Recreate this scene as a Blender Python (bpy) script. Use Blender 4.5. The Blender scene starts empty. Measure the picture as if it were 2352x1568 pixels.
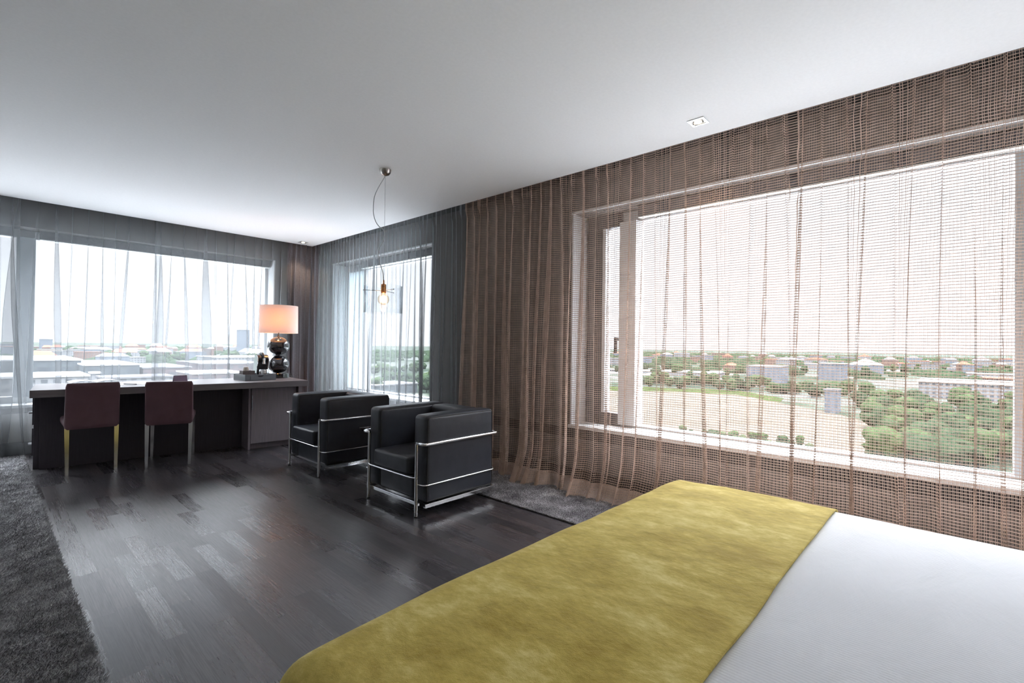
import bpy, bmesh, math, random
import numpy as np
from mathutils import Vector, Matrix, noise
random.seed(7)
S = bpy.context.scene
COL = S.collection
PI = math.pi

# ---------------------------------------------------------------- camera, sky, light, exposure
F, CX, CY, H = 1110.0, 1176.0, 784.0, 1.18
def _ray(x, y): return Vector(((x-CX)/F, -(y-CY)/F, -1.0))
_Y = _ray(-40, 778).normalized()
_X = _ray(2190, 808); _X = (_X-_X.dot(_Y)*_Y).normalized()
_Z = _X.cross(_Y)
RW = Matrix((_X, _Y, _Z))                      # camera space -> room space
def at(px, py, **k):                            # the point of a horizontal or upright plane seen at a pixel
    d = RW @ _ray(px, py); (a, v), = k.items(); i = 'xyz'.index(a)
    o = Vector((0, 0, H)); return o+d*((v-o[i])/d[i])
cd = bpy.data.cameras.new('camera'); cam = bpy.data.objects.new('camera', cd); COL.objects.link(cam)
cd.sensor_width = 36; cd.lens = F/2352*36; cd.clip_start = 0.02; cd.clip_end = 20000
cam.matrix_world = Matrix.Translation((0, 0, H)) @ RW.to_4x4()
S.camera = cam

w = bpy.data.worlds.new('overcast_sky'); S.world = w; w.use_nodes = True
nt = w.node_tree; nt.nodes.clear()
o = nt.nodes.new('ShaderNodeOutputWorld'); b = nt.nodes.new('ShaderNodeBackground')
tc = nt.nodes.new('ShaderNodeTexCoord'); sx = nt.nodes.new('ShaderNodeSeparateXYZ'); cr = nt.nodes.new('ShaderNodeValToRGB')
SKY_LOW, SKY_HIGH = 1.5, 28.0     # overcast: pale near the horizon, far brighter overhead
cr.color_ramp.elements[0].position = 0.30; cr.color_ramp.elements[0].color = (0.89, 0.94, 1.0, 1)
cr.color_ramp.elements[1].position = 0.62; cr.color_ramp.elements[1].color = (0.90, 0.94, 1.0, 1)
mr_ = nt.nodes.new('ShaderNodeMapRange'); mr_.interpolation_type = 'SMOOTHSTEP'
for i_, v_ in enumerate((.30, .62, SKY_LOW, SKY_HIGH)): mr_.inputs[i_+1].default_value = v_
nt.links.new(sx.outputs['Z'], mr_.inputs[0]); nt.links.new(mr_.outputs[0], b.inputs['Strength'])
nt.links.new(tc.outputs['Generated'], sx.inputs[0]); nt.links.new(sx.outputs['Z'], cr.inputs[0])
nt.links.new(cr.outputs[0], b.inputs['Color'])
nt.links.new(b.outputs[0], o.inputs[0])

S.view_settings.view_transform = 'Standard'; S.view_settings.look = 'None'
S.view_settings.gamma = 1; S.view_settings.use_curve_mapping = False
S.view_settings.exposure = 0.3
try:
    S.cycles.transparent_max_bounces = 40; S.cycles.max_bounces = 12; S.cycles.diffuse_bounces = 6
    S.cycles.transmission_bounces = 10; S.cycles.sample_clamp_indirect = 6
except Exception: pass

def portal(name, loc, rot, sx_, sy_):
    l = bpy.data.lights.new(name, 'AREA'); l.shape = 'RECTANGLE'; l.size = sx_; l.size_y = sy_; l.cycles.is_portal = True
    ob = bpy.data.objects.new(name, l); ob.location = loc; ob.rotation_euler = rot; COL.objects.link(ob)
portal('window_daylight', (0.4, 7.52, 1.42), (-PI/2, 0, 0), 5.0, 2.0)
portal('window_daylight', (4.02, 0.55, 1.42), (0, PI/2, 0), 2.0, 4.2)
portal('window_daylight', (4.02, 5.8, 1.42), (0, PI/2, 0), 2.0, 2.6)

# ---------------------------------------------------------------- materials
def mat(name, col=(.5, .5, .5), rough=.5, metal=0, spec=.5, **kw):
    m = bpy.data.materials.new(name); m.use_nodes = True
    p = m.node_tree.nodes['Principled BSDF']
    p.inputs['Base Color'].default_value = (*col, 1); p.inputs['Roughness'].default_value = rough
    p.inputs['Metallic'].default_value = metal; p.inputs['Specular IOR Level'].default_value = spec
    for k, v in kw.items():
        p.inputs[k.replace('_', ' ')].default_value = v
    return m
class N:
    """small node helper"""
    def __init__(s, m): s.t = m.node_tree; s.p = s.t.nodes.get('Principled BSDF')
    def n(s, typ, **k):
        x = s.t.nodes.new('ShaderNode'+typ)
        for a, v in k.items(): setattr(x, a, v)
        return x
    def l(s, a, b_): s.t.links.new(a, b_)
    def val(s, x, i):
        if isinstance(x, (int, float)): i.default_value = x
        elif isinstance(x, tuple): i.default_value = x
        else: s.l(x, i)
    def math(s, op, a, b_=0.0, c=0.0):
        x = s.n('Math', operation=op); s.val(a, x.inputs[0]); s.val(b_, x.inputs[1]); s.val(c, x.inputs[2]); return x.outputs[0]
    def ramp(s, f, stops):
        x = s.n('ValToRGB'); s.l(f, x.inputs[0]); e = x.color_ramp.elements
        while len(e) < len(stops): e.new(.5)
        for q, (p, c) in zip(e, stops): q.position = p; q.color = (*c, 1) if len(c) == 3 else c
        return x.outputs[0]
    def mapr(s, f, a, b_, c, d):
        x = s.n('MapRange'); s.l(f, x.inputs[0])
        for i, v in enumerate((a, b_, c, d)): x.inputs[i+1].default_value = v
        return x.outputs[0]
    def noise(s, vec, scale, detail=3, rough=.5, dist=0):
        x = s.n('TexNoise'); s.l(vec, x.inputs['Vector']); x.inputs['Scale'].default_value = scale
        x.inputs['Detail'].default_value = detail; x.inputs['Roughness'].default_value = rough; x.inputs['Distortion'].default_value = dist
        return x.outputs['Fac']
    def mapping(s, vec, sc=(1, 1, 1), rot=(0, 0, 0), loc=(0, 0, 0)):
        x = s.n('Mapping'); s.l(vec, x.inputs[0]); x.inputs['Scale'].default_value = sc; x.inputs['Rotation'].default_value = rot; x.inputs['Location'].default_value = loc
        return x.outputs[0]
    def obj(s): return s.n('TexCoord').outputs['Object']
    def pos(s): return s.n('NewGeometry').outputs['Position']
    def bump(s, h, strength=.3, dist=.002, to=None):
        x = s.n('Bump'); s.l(h, x.inputs['Height']); x.inputs['Strength'].default_value = strength; x.inputs['Distance'].default_value = dist
        s.l(x.outputs[0], (to or s.p.inputs['Normal'])); return x
    def mix(s, f, a, b_):
        x = s.n('Mix', data_type='RGBA'); s.val(f, x.inputs[0]); s.val(a, x.inputs[6]); s.val(b_, x.inputs[7]); return x.outputs[2]

def noisy(name, c1, c2, scale, rough=.6, bump=0, bscale=None, bd=.002, sc=(1, 1, 1), detail=4, **kw):
    m = mat(name, c1, rough, **kw); g = N(m); v = g.mapping(g.obj(), sc)
    f = g.noise(v, scale, detail)
    g.l(g.ramp(f, [(.3, c1), (.7, c2)]), g.p.inputs['Base Color'])
    if bump: g.bump(g.noise(v, bscale or scale, 4), bump, bd)
    return m

M = {}
M['ceiling'] = noisy('ceiling_paint', (.83, .83, .82), (.86, .86, .85), 60, .9, .15, 260, .001)
M['wall'] = noisy('wall_paint', (.135, .127, .121), (.15, .142, .136), 30, .85)
M['wall_pale'] = noisy('wall_paint_pale', (.62, .60, .57), (.66, .64, .61), 30, .85)
M['dark'] = mat('dark_slot_shade', (.02, .02, .022), .7)
M['skirting'] = mat('skirting_dark', (.018, .017, .018), .5)
M['white_frame'] = mat('white_lacquer', (.66, .68, .69), .4)
M['grey_frame'] = mat('grey_lacquer', (.40, .44, .47), .4)
M['dark_frame'] = mat('anthracite_lacquer', (.05, .05, .055), .4)
M['blind'] = noisy('blind_fabric', (.09, .09, .10), (.13, .13, .14), 40, .7)
M['pale_alu'] = mat('pale_aluminium', (.7, .74, .72), .35, .3)
M['chrome'] = mat('chrome', (.84, .85, .87), .13, 1.0)
M['downlight_plate'] = mat('satin_metal_plate', (.50, .51, .52), .3, 1.0)
M['nickel'] = mat('brushed_nickel', (.42, .39, .36), .28, 1.0)
M['copper'] = mat('copper', (.62, .27, .10), .25, 1.0)
M['steelwire'] = mat('steel_wire', (.35, .35, .36), .35, 1.0)
M['cord'] = mat('clear_grey_cord', (.50, .52, .53), .35)
M['rubber'] = mat('black_rubber', (.012, .012, .012), .6)
M['gloss_black'] = mat('glossy_black_ceramic', (.008, .006, .008), .05, 0, .6, Coat_Weight=1.0, Coat_Roughness=.03)
M['plastic_black'] = mat('black_plastic', (.012, .012, .014), .18)

def leather(name, c1, c2, rough, sheen=0):
    m = mat(name, c1, rough, 0, .45); g = N(m); v = g.obj()
    g.l(g.ramp(g.noise(v, 9, 3), [(.3, c1), (.7, c2)]), g.p.inputs['Base Color'])
    vo = g.n('TexVoronoi'); vo.inputs['Scale'].default_value = 320; g.l(v, vo.inputs['Vector'])
    h = g.math('ADD', g.math('MULTIPLY', vo.outputs['Distance'], .25), g.math('MULTIPLY', g.noise(v, 14, 2), 3.0))
    g.bump(h, .22, .003); return m
M['leather'] = leather('black_leather', (.024, .027, .036), (.032, .036, .046), .42)
M['leather_aub'] = leather('aubergine_leather', (.10, .050, .062), (.125, .066, .078), .42)

def glass_mat(name, tint=(.965, .968, .975), r0=.06, edge=None):
    """thin pane: Schlick reflection, the same from both faces"""
    m = bpy.data.materials.new(name); m.use_nodes = True; g = N(m); t = g.t; t.nodes.clear()
    out = t.nodes.new('ShaderNodeOutputMaterial'); mx = t.nodes.new('ShaderNodeMixShader'); tr = t.nodes.new('ShaderNodeBsdfTransparent')
    gl = t.nodes.new('ShaderNodeBsdfGlossy'); gl.inputs['Roughness'].default_value = .01; tr.inputs[0].default_value = (*tint, 1)
    geo = g.n('NewGeometry'); dt = g.n('VectorMath', operation='DOT_PRODUCT'); g.l(geo.outputs['Normal'], dt.inputs[0]); g.l(geo.outputs['Incoming'], dt.inputs[1])
    c = g.math('ABSOLUTE', dt.outputs['Value']); f = g.math('ADD', g.math('MULTIPLY', g.math('POWER', g.math('SUBTRACT', 1.0, c), 5.0), 1-r0), r0)
    if edge:   # thick cast glass takes on more tint where seen edge-on
        g.l(g.mix(g.math('POWER', g.math('SUBTRACT', 1.0, c), 2.5), (*tint, 1), (*edge, 1)), tr.inputs[0])
    g.l(f, mx.inputs[0]); g.l(tr.outputs[0], mx.inputs[1]); g.l(gl.outputs[0], mx.inputs[2]); g.l(mx.outputs[0], out.inputs[0]); return m
M['glass'] = glass_mat('window_glass', (.98, .983, .99), .03)
def frosted():
    m = bpy.data.materials.new('frosted_glass'); m.use_nodes = True; g = N(m); t = g.t; t.nodes.clear()
    out = t.nodes.new('ShaderNodeOutputMaterial'); mx = t.nodes.new('ShaderNodeMixShader'); tl = t.nodes.new('ShaderNodeBsdfTranslucent'); df = t.nodes.new('ShaderNodeBsdfDiffuse')
    tl.inputs[0].default_value = (.62, .68, .70, 1); df.inputs[0].default_value = (.6, .64, .66, 1); mx.inputs[0].default_value = .3
    g.l(tl.outputs[0], mx.inputs[1]); g.l(df.outputs[0], mx.inputs[2]); g.l(mx.outputs[0], out.inputs[0]); return m
M['frosted'] = frosted()
M['bulbglass'] = glass_mat('bulb_glass', (1, .95, .86), .04, (.75, .55, .35))

def cloth(name, col, T, trans=.5, net=None, hem=None, var=.15):
    """woven sheer: thread coverage rises as the cloth is seen edge-on; net = (pitch, horizontal thread, vertical thread)"""
    m = bpy.data.materials.new(name); m.use_nodes = True; g = N(m); t = g.t; t.nodes.clear()
    out = t.nodes.new('ShaderNodeOutputMaterial'); mx = t.nodes.new('ShaderNodeMixShader'); tr = t.nodes.new('ShaderNodeBsdfTransparent')
    df = t.nodes.new('ShaderNodeBsdfDiffuse'); tl = t.nodes.new('ShaderNodeBsdfTranslucent'); m2 = t.nodes.new('ShaderNodeMixShader'); m2.inputs[0].default_value = trans
    uv = g.n('UVMap').outputs[0]; sp = g.n('SeparateXYZ'); g.l(uv, sp.inputs[0])
    c = g.ramp(g.noise(g.mapping(uv, (3, 3, 3)), 4, 3), [(.3, tuple(x*(1-var) for x in col)), (.7, tuple(x*(1+var) for x in col))])
    if net is None:
        geo = g.n('NewGeometry'); dt = g.n('VectorMath', operation='DOT_PRODUCT'); g.l(geo.outputs['Normal'], dt.inputs[0]); g.l(geo.outputs['Incoming'], dt.inputs[1])
        cs = g.math('MAXIMUM', g.math('ABSOLUTE', dt.outputs['Value']), .34)
        a = g.math('SUBTRACT', 1.0, g.math('POWER', T, g.math('DIVIDE', 1.0, cs)))
        if hem:
            a = g.math('MAXIMUM', a, g.math('MULTIPLY', g.math('LESS_THAN', sp.outputs['Y'], hem), .72))
    else:
        p, th, tv = net
        def line(x, off, tw, pitch):
            f = g.math('FRACT', g.math('ADD', g.math('DIVIDE', x, pitch), off)); return g.math('LESS_THAN', f, tw/pitch)
        jit = g.math('MULTIPLY', g.math('SUBTRACT', g.noise(uv, 5, 1), .5), .010)
        y = g.math('ADD', sp.outputs['Y'], jit); x = g.math('ADD', sp.outputs['X'], g.math('MULTIPLY', jit, .8))
        geo = g.n('NewGeometry'); dt = g.n('VectorMath', operation='DOT_PRODUCT'); g.l(geo.outputs['Normal'], dt.inputs[0]); g.l(geo.outputs['Incoming'], dt.inputs[1])
        ob_ = g.math('MINIMUM', g.math('DIVIDE', .75, g.math('MAXIMUM', g.math('ABSOLUTE', dt.outputs['Value']), .08)), 5.5)   # round threads fill the gaps when seen obliquely
        def vline(x, off, tw):
            f = g.math('FRACT', g.math('ADD', g.math('DIVIDE', x, p), off)); return g.math('LESS_THAN', f, g.math('MULTIPLY', ob_, tw/p))
        hl = line(y, 0, th, p); v1 = vline(x, 0, tv); v2 = vline(x, .34, tv*.8)
        a = g.math('MAXIMUM', hl, g.math('MAXIMUM', v1, v2))
        if hem:      # turned-up hem, a second layer of the same net
            inside = g.math('LESS_THAN', sp.outputs['Y'], hem)
            b2 = g.math('MAXIMUM', line(y, .5, th*1.5, p), line(x, .62, tv*2.6, p))
            a = g.math('MAXIMUM', a, g.math('MULTIPLY', inside, b2))
            a = g.math('MAXIMUM', a, g.math('LESS_THAN', g.math('ABSOLUTE', g.math('SUBTRACT', sp.outputs['Y'], hem)), .002))
    g.l(c, df.inputs[0]); g.l(c, tl.inputs[0]); g.l(df.outputs[0], m2.inputs[1]); g.l(tl.outputs[0], m2.inputs[2])
    g.l(a, mx.inputs[0]); g.l(tr.outputs[0], mx.inputs[1]); g.l(m2.outputs[0], mx.inputs[2]); g.l(mx.outputs[0], out.inputs[0]); return m
M['sheer'] = cloth('grey_voile', (.27, .285, .295), .68, .5, None, .13, .08)
M['net'] = cloth('taupe_net', (.46, .34, .275), 1, .18, (.0160, .0041, .0021), .115, .15)
M['drape'] = noisy('taupe_drape', (.095, .088, .098), (.12, .11, .122), 50, .9, .2, 400, .001)

def floor_mat():
    m = mat('wood_floor', (.05, .045, .045), .3, 0, .5); g = N(m); g.p.inputs['Specular IOR Level'].default_value = .95
    ps = g.pos(); sp = g.n('SeparateXYZ'); g.l(ps, sp.inputs[0]); X, Y = sp.outputs['X'], sp.outputs['Y']
    W_, L_ = .083, .54
    r = g.math('FLOOR', g.math('DIVIDE', X, W_)); wn = g.n('TexWhiteNoise', noise_dimensions='1D'); g.l(r, wn.inputs['W'])
    yo = g.math('ADD', g.math('DIVIDE', Y, L_), g.math('MULTIPLY', wn.outputs['Value'], 7.31)); cidx = g.math('FLOOR', yo)
    w2 = g.n('TexWhiteNoise', noise_dimensions='2D'); cb = g.n('CombineXYZ'); g.l(r, cb.inputs[0]); g.l(cidx, cb.inputs[1]); g.l(cb.outputs[0], w2.inputs['Vector'])
    rnd = w2.outputs['Value']; sc = g.n('SeparateColor'); g.l(w2.outputs['Color'], sc.inputs[0])
    # grain, shifted per board
    sh = g.n('CombineXYZ'); g.l(g.math('MULTIPLY', rnd, 13.0), sh.inputs[0]); g.l(g.math('MULTIPLY', sc.outputs[1], 9.0), sh.inputs[1])
    va = g.n('VectorMath', operation='ADD'); g.l(ps, va.inputs[0]); g.l(sh.outputs[0], va.inputs[1])
    fine = g.noise(g.mapping(va.outputs[0], (190, 5, 1)), 1.0, 6, .7)
    warp = g.noise(g.mapping(va.outputs[0], (9, 1.6, 1)), 1.0, 2, .5)
    rings = g.math('SINE', g.math('ADD', g.math('MULTIPLY', warp, 90.0), g.math('MULTIPLY', X, 60.0)))
    rings = g.mapr(rings, -1, 1, 0, 1)
    base = g.ramp(rnd, [(0, (.026, .023, .026)), (.35, (.042, .037, .042)), (.7, (.062, .053, .057)), (.9, (.066, .050, .050)), (1, (.032, .028, .031))])
    c = g.mix(g.ramp(fine, [(.38, (0, 0, 0)), (.62, (.85, .85, .85))]), base, (.012, .011, .013, 1))
    fx = g.math('ABSOLUTE', g.math('SUBTRACT', g.math('FRACT', g.math('DIVIDE', X, W_)), .5)); fy = g.math('ABSOLUTE', g.math('SUBTRACT', g.math('FRACT', yo), .5))
    gap = g.math('MAXIMUM', g.math('GREATER_THAN', fx, .488), g.math('GREATER_THAN', fy, .4985))
    g.l(g.mix(gap, c, (.010, .009, .009, 1)), g.p.inputs['Base Color'])
    ro = g.math('ADD', g.mapr(sc.outputs[2], 0, 1, .15, .27), g.math('MULTIPLY', fine, .20)); g.l(ro, g.p.inputs['Roughness'])
    h = g.math('ADD', g.math('MULTIPLY', fine, .5), g.math('MULTIPLY', rings, .18)); h = g.math('SUBTRACT', h, g.math('MULTIPLY', gap, 1.5))
    g.bump(h, .35, .0016); return m
M['floor'] = floor_mat()

def desk_mat(name, c1, c2, axis=2, rough=.35):
    m = mat(name, c1, rough); g = N(m); s = [220, 220, 220]; s[axis] = 4
    f = g.noise(g.mapping(g.obj(), tuple(s)), 1, 4, .6); g.l(g.ramp(f, [(.3, c1), (.7, c2)]), g.p.inputs['Base Color'])
    g.bump(f, .3, .001); return m
M['veneer_top'] = desk_mat('dark_oak_veneer_top', (.11, .095, .10), (.17, .15, .155), 0, .33)
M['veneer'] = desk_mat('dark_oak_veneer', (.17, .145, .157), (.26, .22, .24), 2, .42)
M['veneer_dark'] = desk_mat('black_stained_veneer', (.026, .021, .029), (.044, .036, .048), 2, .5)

def rug_mat(name, c1, c2, c3, big):
    m = mat(name, c1, .95, 0, .1); g = N(m); v = g.pos()
    f = g.math('ADD', g.math('MULTIPLY', g.noise(v, big, 4, .6), .6), g.math('MULTIPLY', g.noise(v, 90, 2), .4))
    g.l(g.ramp(f, [(.35, c1), (.5, c2), (.65, c3)]), g.p.inputs['Base Color']); g.bump(g.noise(v, 130, 3), .8, .006)
    return m
M['rug_dark'] = rug_mat('charcoal_pile', (.15, .15, .155), (.30, .30, .31), (.55, .55, .56), 9)
M['rug_silver'] = rug_mat('silver_pile', (.085, .080, .088), (.19, .182, .19), (.42, .41, .42), 4.5)

def velvet():
    m = mat('ochre_velvet', (.45, .35, .06), .75, 0, .2); g = N(m); v = g.obj()
    v2 = g.mapping(v, (7, 4.6, 4), (0, 0, .75)); f = g.math('ADD', g.math('MULTIPLY', g.noise(v2, 1.0, 7, .72, .15), .72), g.math('MULTIPLY', g.noise(g.mapping(v, (60, 22, 20), (0, 0, .9)), 1, 4, .7), .25))
    g.l(g.ramp(f, [(.38, (.46, .325, .05)), (.5, (.66, .51, .115)), (.62, (.88, .74, .28))]), g.p.inputs['Base Color'])
    g.p.inputs['Sheen Weight'].default_value = .5; g.p.inputs['Sheen Tint'].default_value = (1, .9, .5, 1); g.p.inputs['Sheen Roughness'].default_value = .45
    g.bump(g.math('ADD', g.math('MULTIPLY', g.noise(v2, 1.8, 6, .62, .2), 9.0), g.noise(v, 500, 2)), .35, .004); return m
M['velvet'] = velvet()
def quilt():
    m = mat('white_cotton', (.91, .93, .97), .8, 0, .2); g = N(m); v = g.obj(); sp = g.n('SeparateXYZ'); g.l(v, sp.inputs[0])
    xx = g.math('ADD', sp.outputs['X'], g.math('MULTIPLY', g.noise(v, 3, 2), .01))
    s = g.math('SINE', g.math('MULTIPLY', xx, 2*PI/.0085)); n1 = g.noise(g.mapping(v, (3, 8, 3), (0, 0, .3)), 1.2, 5, .6, .5)
    cr_ = g.math('GREATER_THAN', .003, g.math('ABSOLUTE', g.math('SUBTRACT', g.math('FRACT', g.math('DIVIDE', sp.outputs['Y'], .31)), .5)))
    h = g.math('ADD', g.math('MULTIPLY', s, .12), g.math('MULTIPLY', n1, 5.0)); h = g.math('ADD', h, g.math('MULTIPLY', cr_, .5)); g.bump(h, .35, .003); return m
M['quilt'] = quilt()
M['bedbase'] = noisy('bed_base_fabric', (.06, .055, .055), (.08, .075, .075), 60, .9)
def shade():
    m = bpy.data.materials.new('linen_shade'); m.use_nodes = True; g = N(m); t = g.t; t.nodes.clear()
    out = t.nodes.new('ShaderNodeOutputMaterial'); mx = t.nodes.new('ShaderNodeMixShader'); tl = t.nodes.new('ShaderNodeBsdfTranslucent'); df = t.nodes.new('ShaderNodeBsdfDiffuse')
    f = g.noise(g.mapping(g.obj(), (300, 300, 40)), 1, 2); c = g.ramp(f, [(.3, (.86, .85, .86)), (.7, (.90, .89, .90))]); g.l(c, df.inputs[0]); tl.inputs[0].default_value = (.90, .78, .70, 1); mx.inputs[0].default_value = .36
    g.l(df.outputs[0], mx.inputs[1]); g.l(tl.outputs[0], mx.inputs[2]); g.l(mx.outputs[0], out.inputs[0]); return m
M['shade'] = shade()
def thinglass():
    m = bpy.data.materials.new('clear_thick_glass'); m.use_nodes = True; p = m.node_tree.nodes['Principled BSDF']
    p.inputs['Transmission Weight'].default_value = 1; p.inputs['Roughness'].default_value = 0; p.inputs['IOR'].default_value = 1.35; p.inputs['Base Color'].default_value = (.97, .985, 1, 1); return m
M['thickglass'] = glass_mat('clear_thick_glass', (.985, .99, .995), .05, (.72, .77, .81))
def emit(name, c, s):
    m = bpy.data.materials.new(name); m.use_nodes = True; t = m.node_tree; t.nodes.clear(); e = t.nodes.new('ShaderNodeEmission'); o_ = t.nodes.new('ShaderNodeOutputMaterial')
    e.inputs[0].default_value = (*c, 1); e.inputs[1].default_value = s; t.links.new(e.outputs[0], o_.inputs[0]); return m
M['filament'] = emit('glowing_bulb', (1, .62, .28), 9)
M['halogen'] = emit('halogen_glow', (1, .78, .5), 25)

# ---------------------------------------------------------------- mesh helpers
def mesh_obj(name, verts, faces, m, parent=None, smooth=False, uvs=None):
    me = bpy.data.meshes.new(name); me.from_pydata([tuple(v) for v in verts], [], faces); me.materials.append(m)
    if smooth: me.polygons.foreach_set('use_smooth', [True]*len(me.polygons))
    if uvs is not None:
        uvl = me.uv_layers.new(name='UVMap'); idx = np.empty(len(me.loops), dtype=np.int32); me.loops.foreach_get('vertex_index', idx)
        uvl.data.foreach_set('uv', np.asarray(uvs, dtype=np.float32)[idx].ravel())
    me.update(); ob = bpy.data.objects.new(name, me); COL.objects.link(ob)
    if parent: ob.parent = parent
    return ob
def bobj(name, bm, m, parent=None, smooth=False, autos=None):
    me = bpy.data.meshes.new(name); bmesh.ops.recalc_face_normals(bm, faces=bm.faces); bm.to_mesh(me); bm.free(); me.materials.append(m)
    if smooth or autos:
        me.polygons.foreach_set('use_smooth', [True]*len(me.polygons))
    if autos: me.set_sharp_from_angle(angle=math.radians(autos))
    ob = bpy.data.objects.new(name, me); COL.objects.link(ob)
    if parent: ob.parent = parent
    return ob
def box(bm, x0, y0, z0, x1, y1, z1, bev=0, seg=2, mtx=None):
    r = bmesh.ops.create_cube(bm, size=1); vs = r['verts']
    for v in vs: v.co = Vector(((x0+x1)/2+v.co.x*(x1-x0), (y0+y1)/2+v.co.y*(y1-y0), (z0+z1)/2+v.co.z*(z1-z0)))
    if bev:
        es = list({e for v in vs for e in v.link_edges})
        r2 = bmesh.ops.bevel(bm, geom=es, offset=bev, segments=seg, profile=.5, affect='EDGES'); vs = list({v for f in r2['faces'] for v in f.verts} | {v for v in vs if v.is_valid})
    if mtx is not None:
        for v in vs:
            if v.is_valid: v.co = mtx @ v.co
    return vs
def tube(bm, pts, r, n=8, caps=True):
    pts = [Vector(p) for p in pts]; rings = []; up = None
    for i, p in enumerate(pts):
        d = (pts[min(i+1, len(pts)-1)]-pts[max(i-1, 0)]).normalized()
        if up is None: up = d.orthogonal().normalized()
        up = (up-d*up.dot(d)).normalized(); s = d.cross(up)
        rr = r[i] if isinstance(r, (list, tuple)) else r
        rings.append([bm.verts.new(p+(up*math.cos(2*PI*k/n)+s*math.sin(2*PI*k/n))*rr) for k in range(n)])
    for a, b_ in zip(rings, rings[1:]):
        for k in range(n): bm.faces.new((a[k], a[(k+1) % n], b_[(k+1) % n], b_[k]))
    if caps: bm.faces.new(rings[0][::-1]); bm.faces.new(rings[-1])
def lathe(bm, prof, n=40, c=(0, 0, 0)):
    rings = []
    for r, z in prof:
        if r < 1e-5: rings.append([bm.verts.new((c[0], c[1], c[2]+z))])
        else: rings.append([bm.verts.new((c[0]+r*math.cos(2*PI*k/n), c[1]+r*math.sin(2*PI*k/n), c[2]+z)) for k in range(n)])
    for a, b_ in zip(rings, rings[1:]):
        for k in range(n):
            q = (k+1) % n
            f = [a[k % len(a)], a[q % len(a)], b_[q % len(b_)], b_[k % len(b_)]]; u = []
            for v in f:
                if v not in u: u.append(v)
            if len(u) > 2: bm.faces.new(u)
def round_path(pts, r, seg=5):
    pts = [Vector(p) for p in pts]; out = [pts[0]]
    for a, b_, c in zip(pts, pts[1:], pts[2:]):
        d1 = (a-b_).normalized(); d2 = (c-b_).normalized(); p1 = b_+d1*r; p2 = b_+d2*r
        for i in range(seg+1):
            t = i/seg; out.append(p1*(1-t)**2+b_*2*t*(1-t)+p2*t*t)
    return out+[pts[-1]]
def prism(bm, poly, y0, y1):      # polygon in XZ, extruded along Y
    a = [bm.verts.new((x, y0, z)) for x, z in poly]; b_ = [bm.verts.new((x, y1, z)) for x, z in poly]; n = len(poly)
    bm.faces.new(a); bm.faces.new(b_[::-1])
    for k in range(n): bm.faces.new((a[k], b_[k], b_[(k+1) % n], a[(k+1) % n]))
def tag(ob, label, cat, group=None, kind=None):
    ob['label'] = label; ob['category'] = cat
    if group: ob['group'] = group
    if kind: ob['kind'] = kind
    return ob
def thing(name, label, cat, loc=(0, 0, 0), rz=0, group=None):
    e = bpy.data.objects.new(name, None); e.location = loc; e.rotation_euler = (0, 0, rz); e.empty_display_size = .05; COL.objects.link(e)
    return tag(e, label, cat, group)
def struct(ob, label=None, cat=None):
    ob['kind'] = 'structure'
    if label: ob['label'] = label
    if cat: ob['category'] = cat
    return ob
def copy_tree(ob, parent=None):
    c = ob.copy(); COL.objects.link(c)
    if parent: c.parent = parent
    for ch in list(ob.children): copy_tree(ch, c)
    return c
def boxobj(name, m, parent=None, bev=0, *bs):
    bm = bmesh.new()
    for q in bs: box(bm, *q, bev=bev)
    return bobj(name, bm, m, parent)

# ---------------------------------------------------------------- room shell
XL, YB = -2.2, -1.35          # left and back walls (behind the camera)
XC, YC = 3.24, 6.95           # ceiling edge in front of the curtains
XI, XO = 3.60, 3.98           # window wall on the right: inner, outer face
YI, YO = 7.16, 7.50           # window wall at the far end
struct(boxobj('floor', M['floor'], None, 0, (XL, YB, -.12, XO, YO, 0)), 'dark grey brown strip parquet floor in narrow boards', 'floor')
struct(boxobj('ceiling', M['ceiling'], None, 0, (XL, YB, 2.60, XC, YC, 2.72), (XL, YB, 2.72, XO, YO, 2.9)), 'smooth white plaster ceiling over the whole room', 'ceiling')
struct(boxobj('wall_back', M['wall_pale'], None, 0, (XL-.2, YB-.2, 0, XO, YB, 2.8)), 'plain wall behind the head of the bed', 'wall')
struct(boxobj('wall_left', M['wall_pale'], None, 0, (XL-.2, YB, 0, XL, YO, 2.8)), 'plain wall on the left side outside the picture', 'wall')
BY0, BY1 = -1.0, 2.56         # right window opening
AY0, AY1 = 4.58, 7.02         # small window opening near the corner
FX0, FX1 = -1.9, 2.80         # far window opening
ZS, ZH = .455, 2.385
struct(boxobj('wall_right', M['wall'], None, 0,
    (XI, YB, .10, XO, YO, .36), (XI+.1, YB, .36, XO, YO, ZS), (XI, YB, ZH, XO, YO, 2.72), (XI, YB, ZS, XO, BY0, ZH), (XI, BY1, ZS, XO, AY0, ZH), (XI, AY1, ZS, XO, YO, ZH)),
    'taupe grey wall around the two windows on the right', 'wall')
struct(boxobj('wall_far', M['wall'], None, 0,
    (XL, YI+.02, .10, XI, YO, .41), (XL, YI+.1, .41, XI, YO, ZS+.04), (XL, YI, 2.355, XI, YO, 2.72), (XL, YI, ZS, FX0, YO, 2.355), (FX1, YI, ZS, XI, YO, 2.355)),
    'grey wall around the wide window behind the desk', 'wall')
struct(boxobj('trim_3', M['wall_pale'], None, 0, (XL, YI, .10, XI, YI+.02, .41)), 'pale panel below the far window', 'trim')
struct(boxobj('trim_4', M['white_frame'], None, 0, (FX1-.015, YI-.005, .50, FX1, YO-.12, 2.355), (XI-.005, BY1-.015, .485, XO-.14, BY1, ZH), (XI-.005, AY0, .485, XO-.14, AY0+.015, ZH), (XI-.005, AY1-.015, .485, XO-.14, AY1, ZH)), 'white linings of the window reveals', 'trim')
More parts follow.
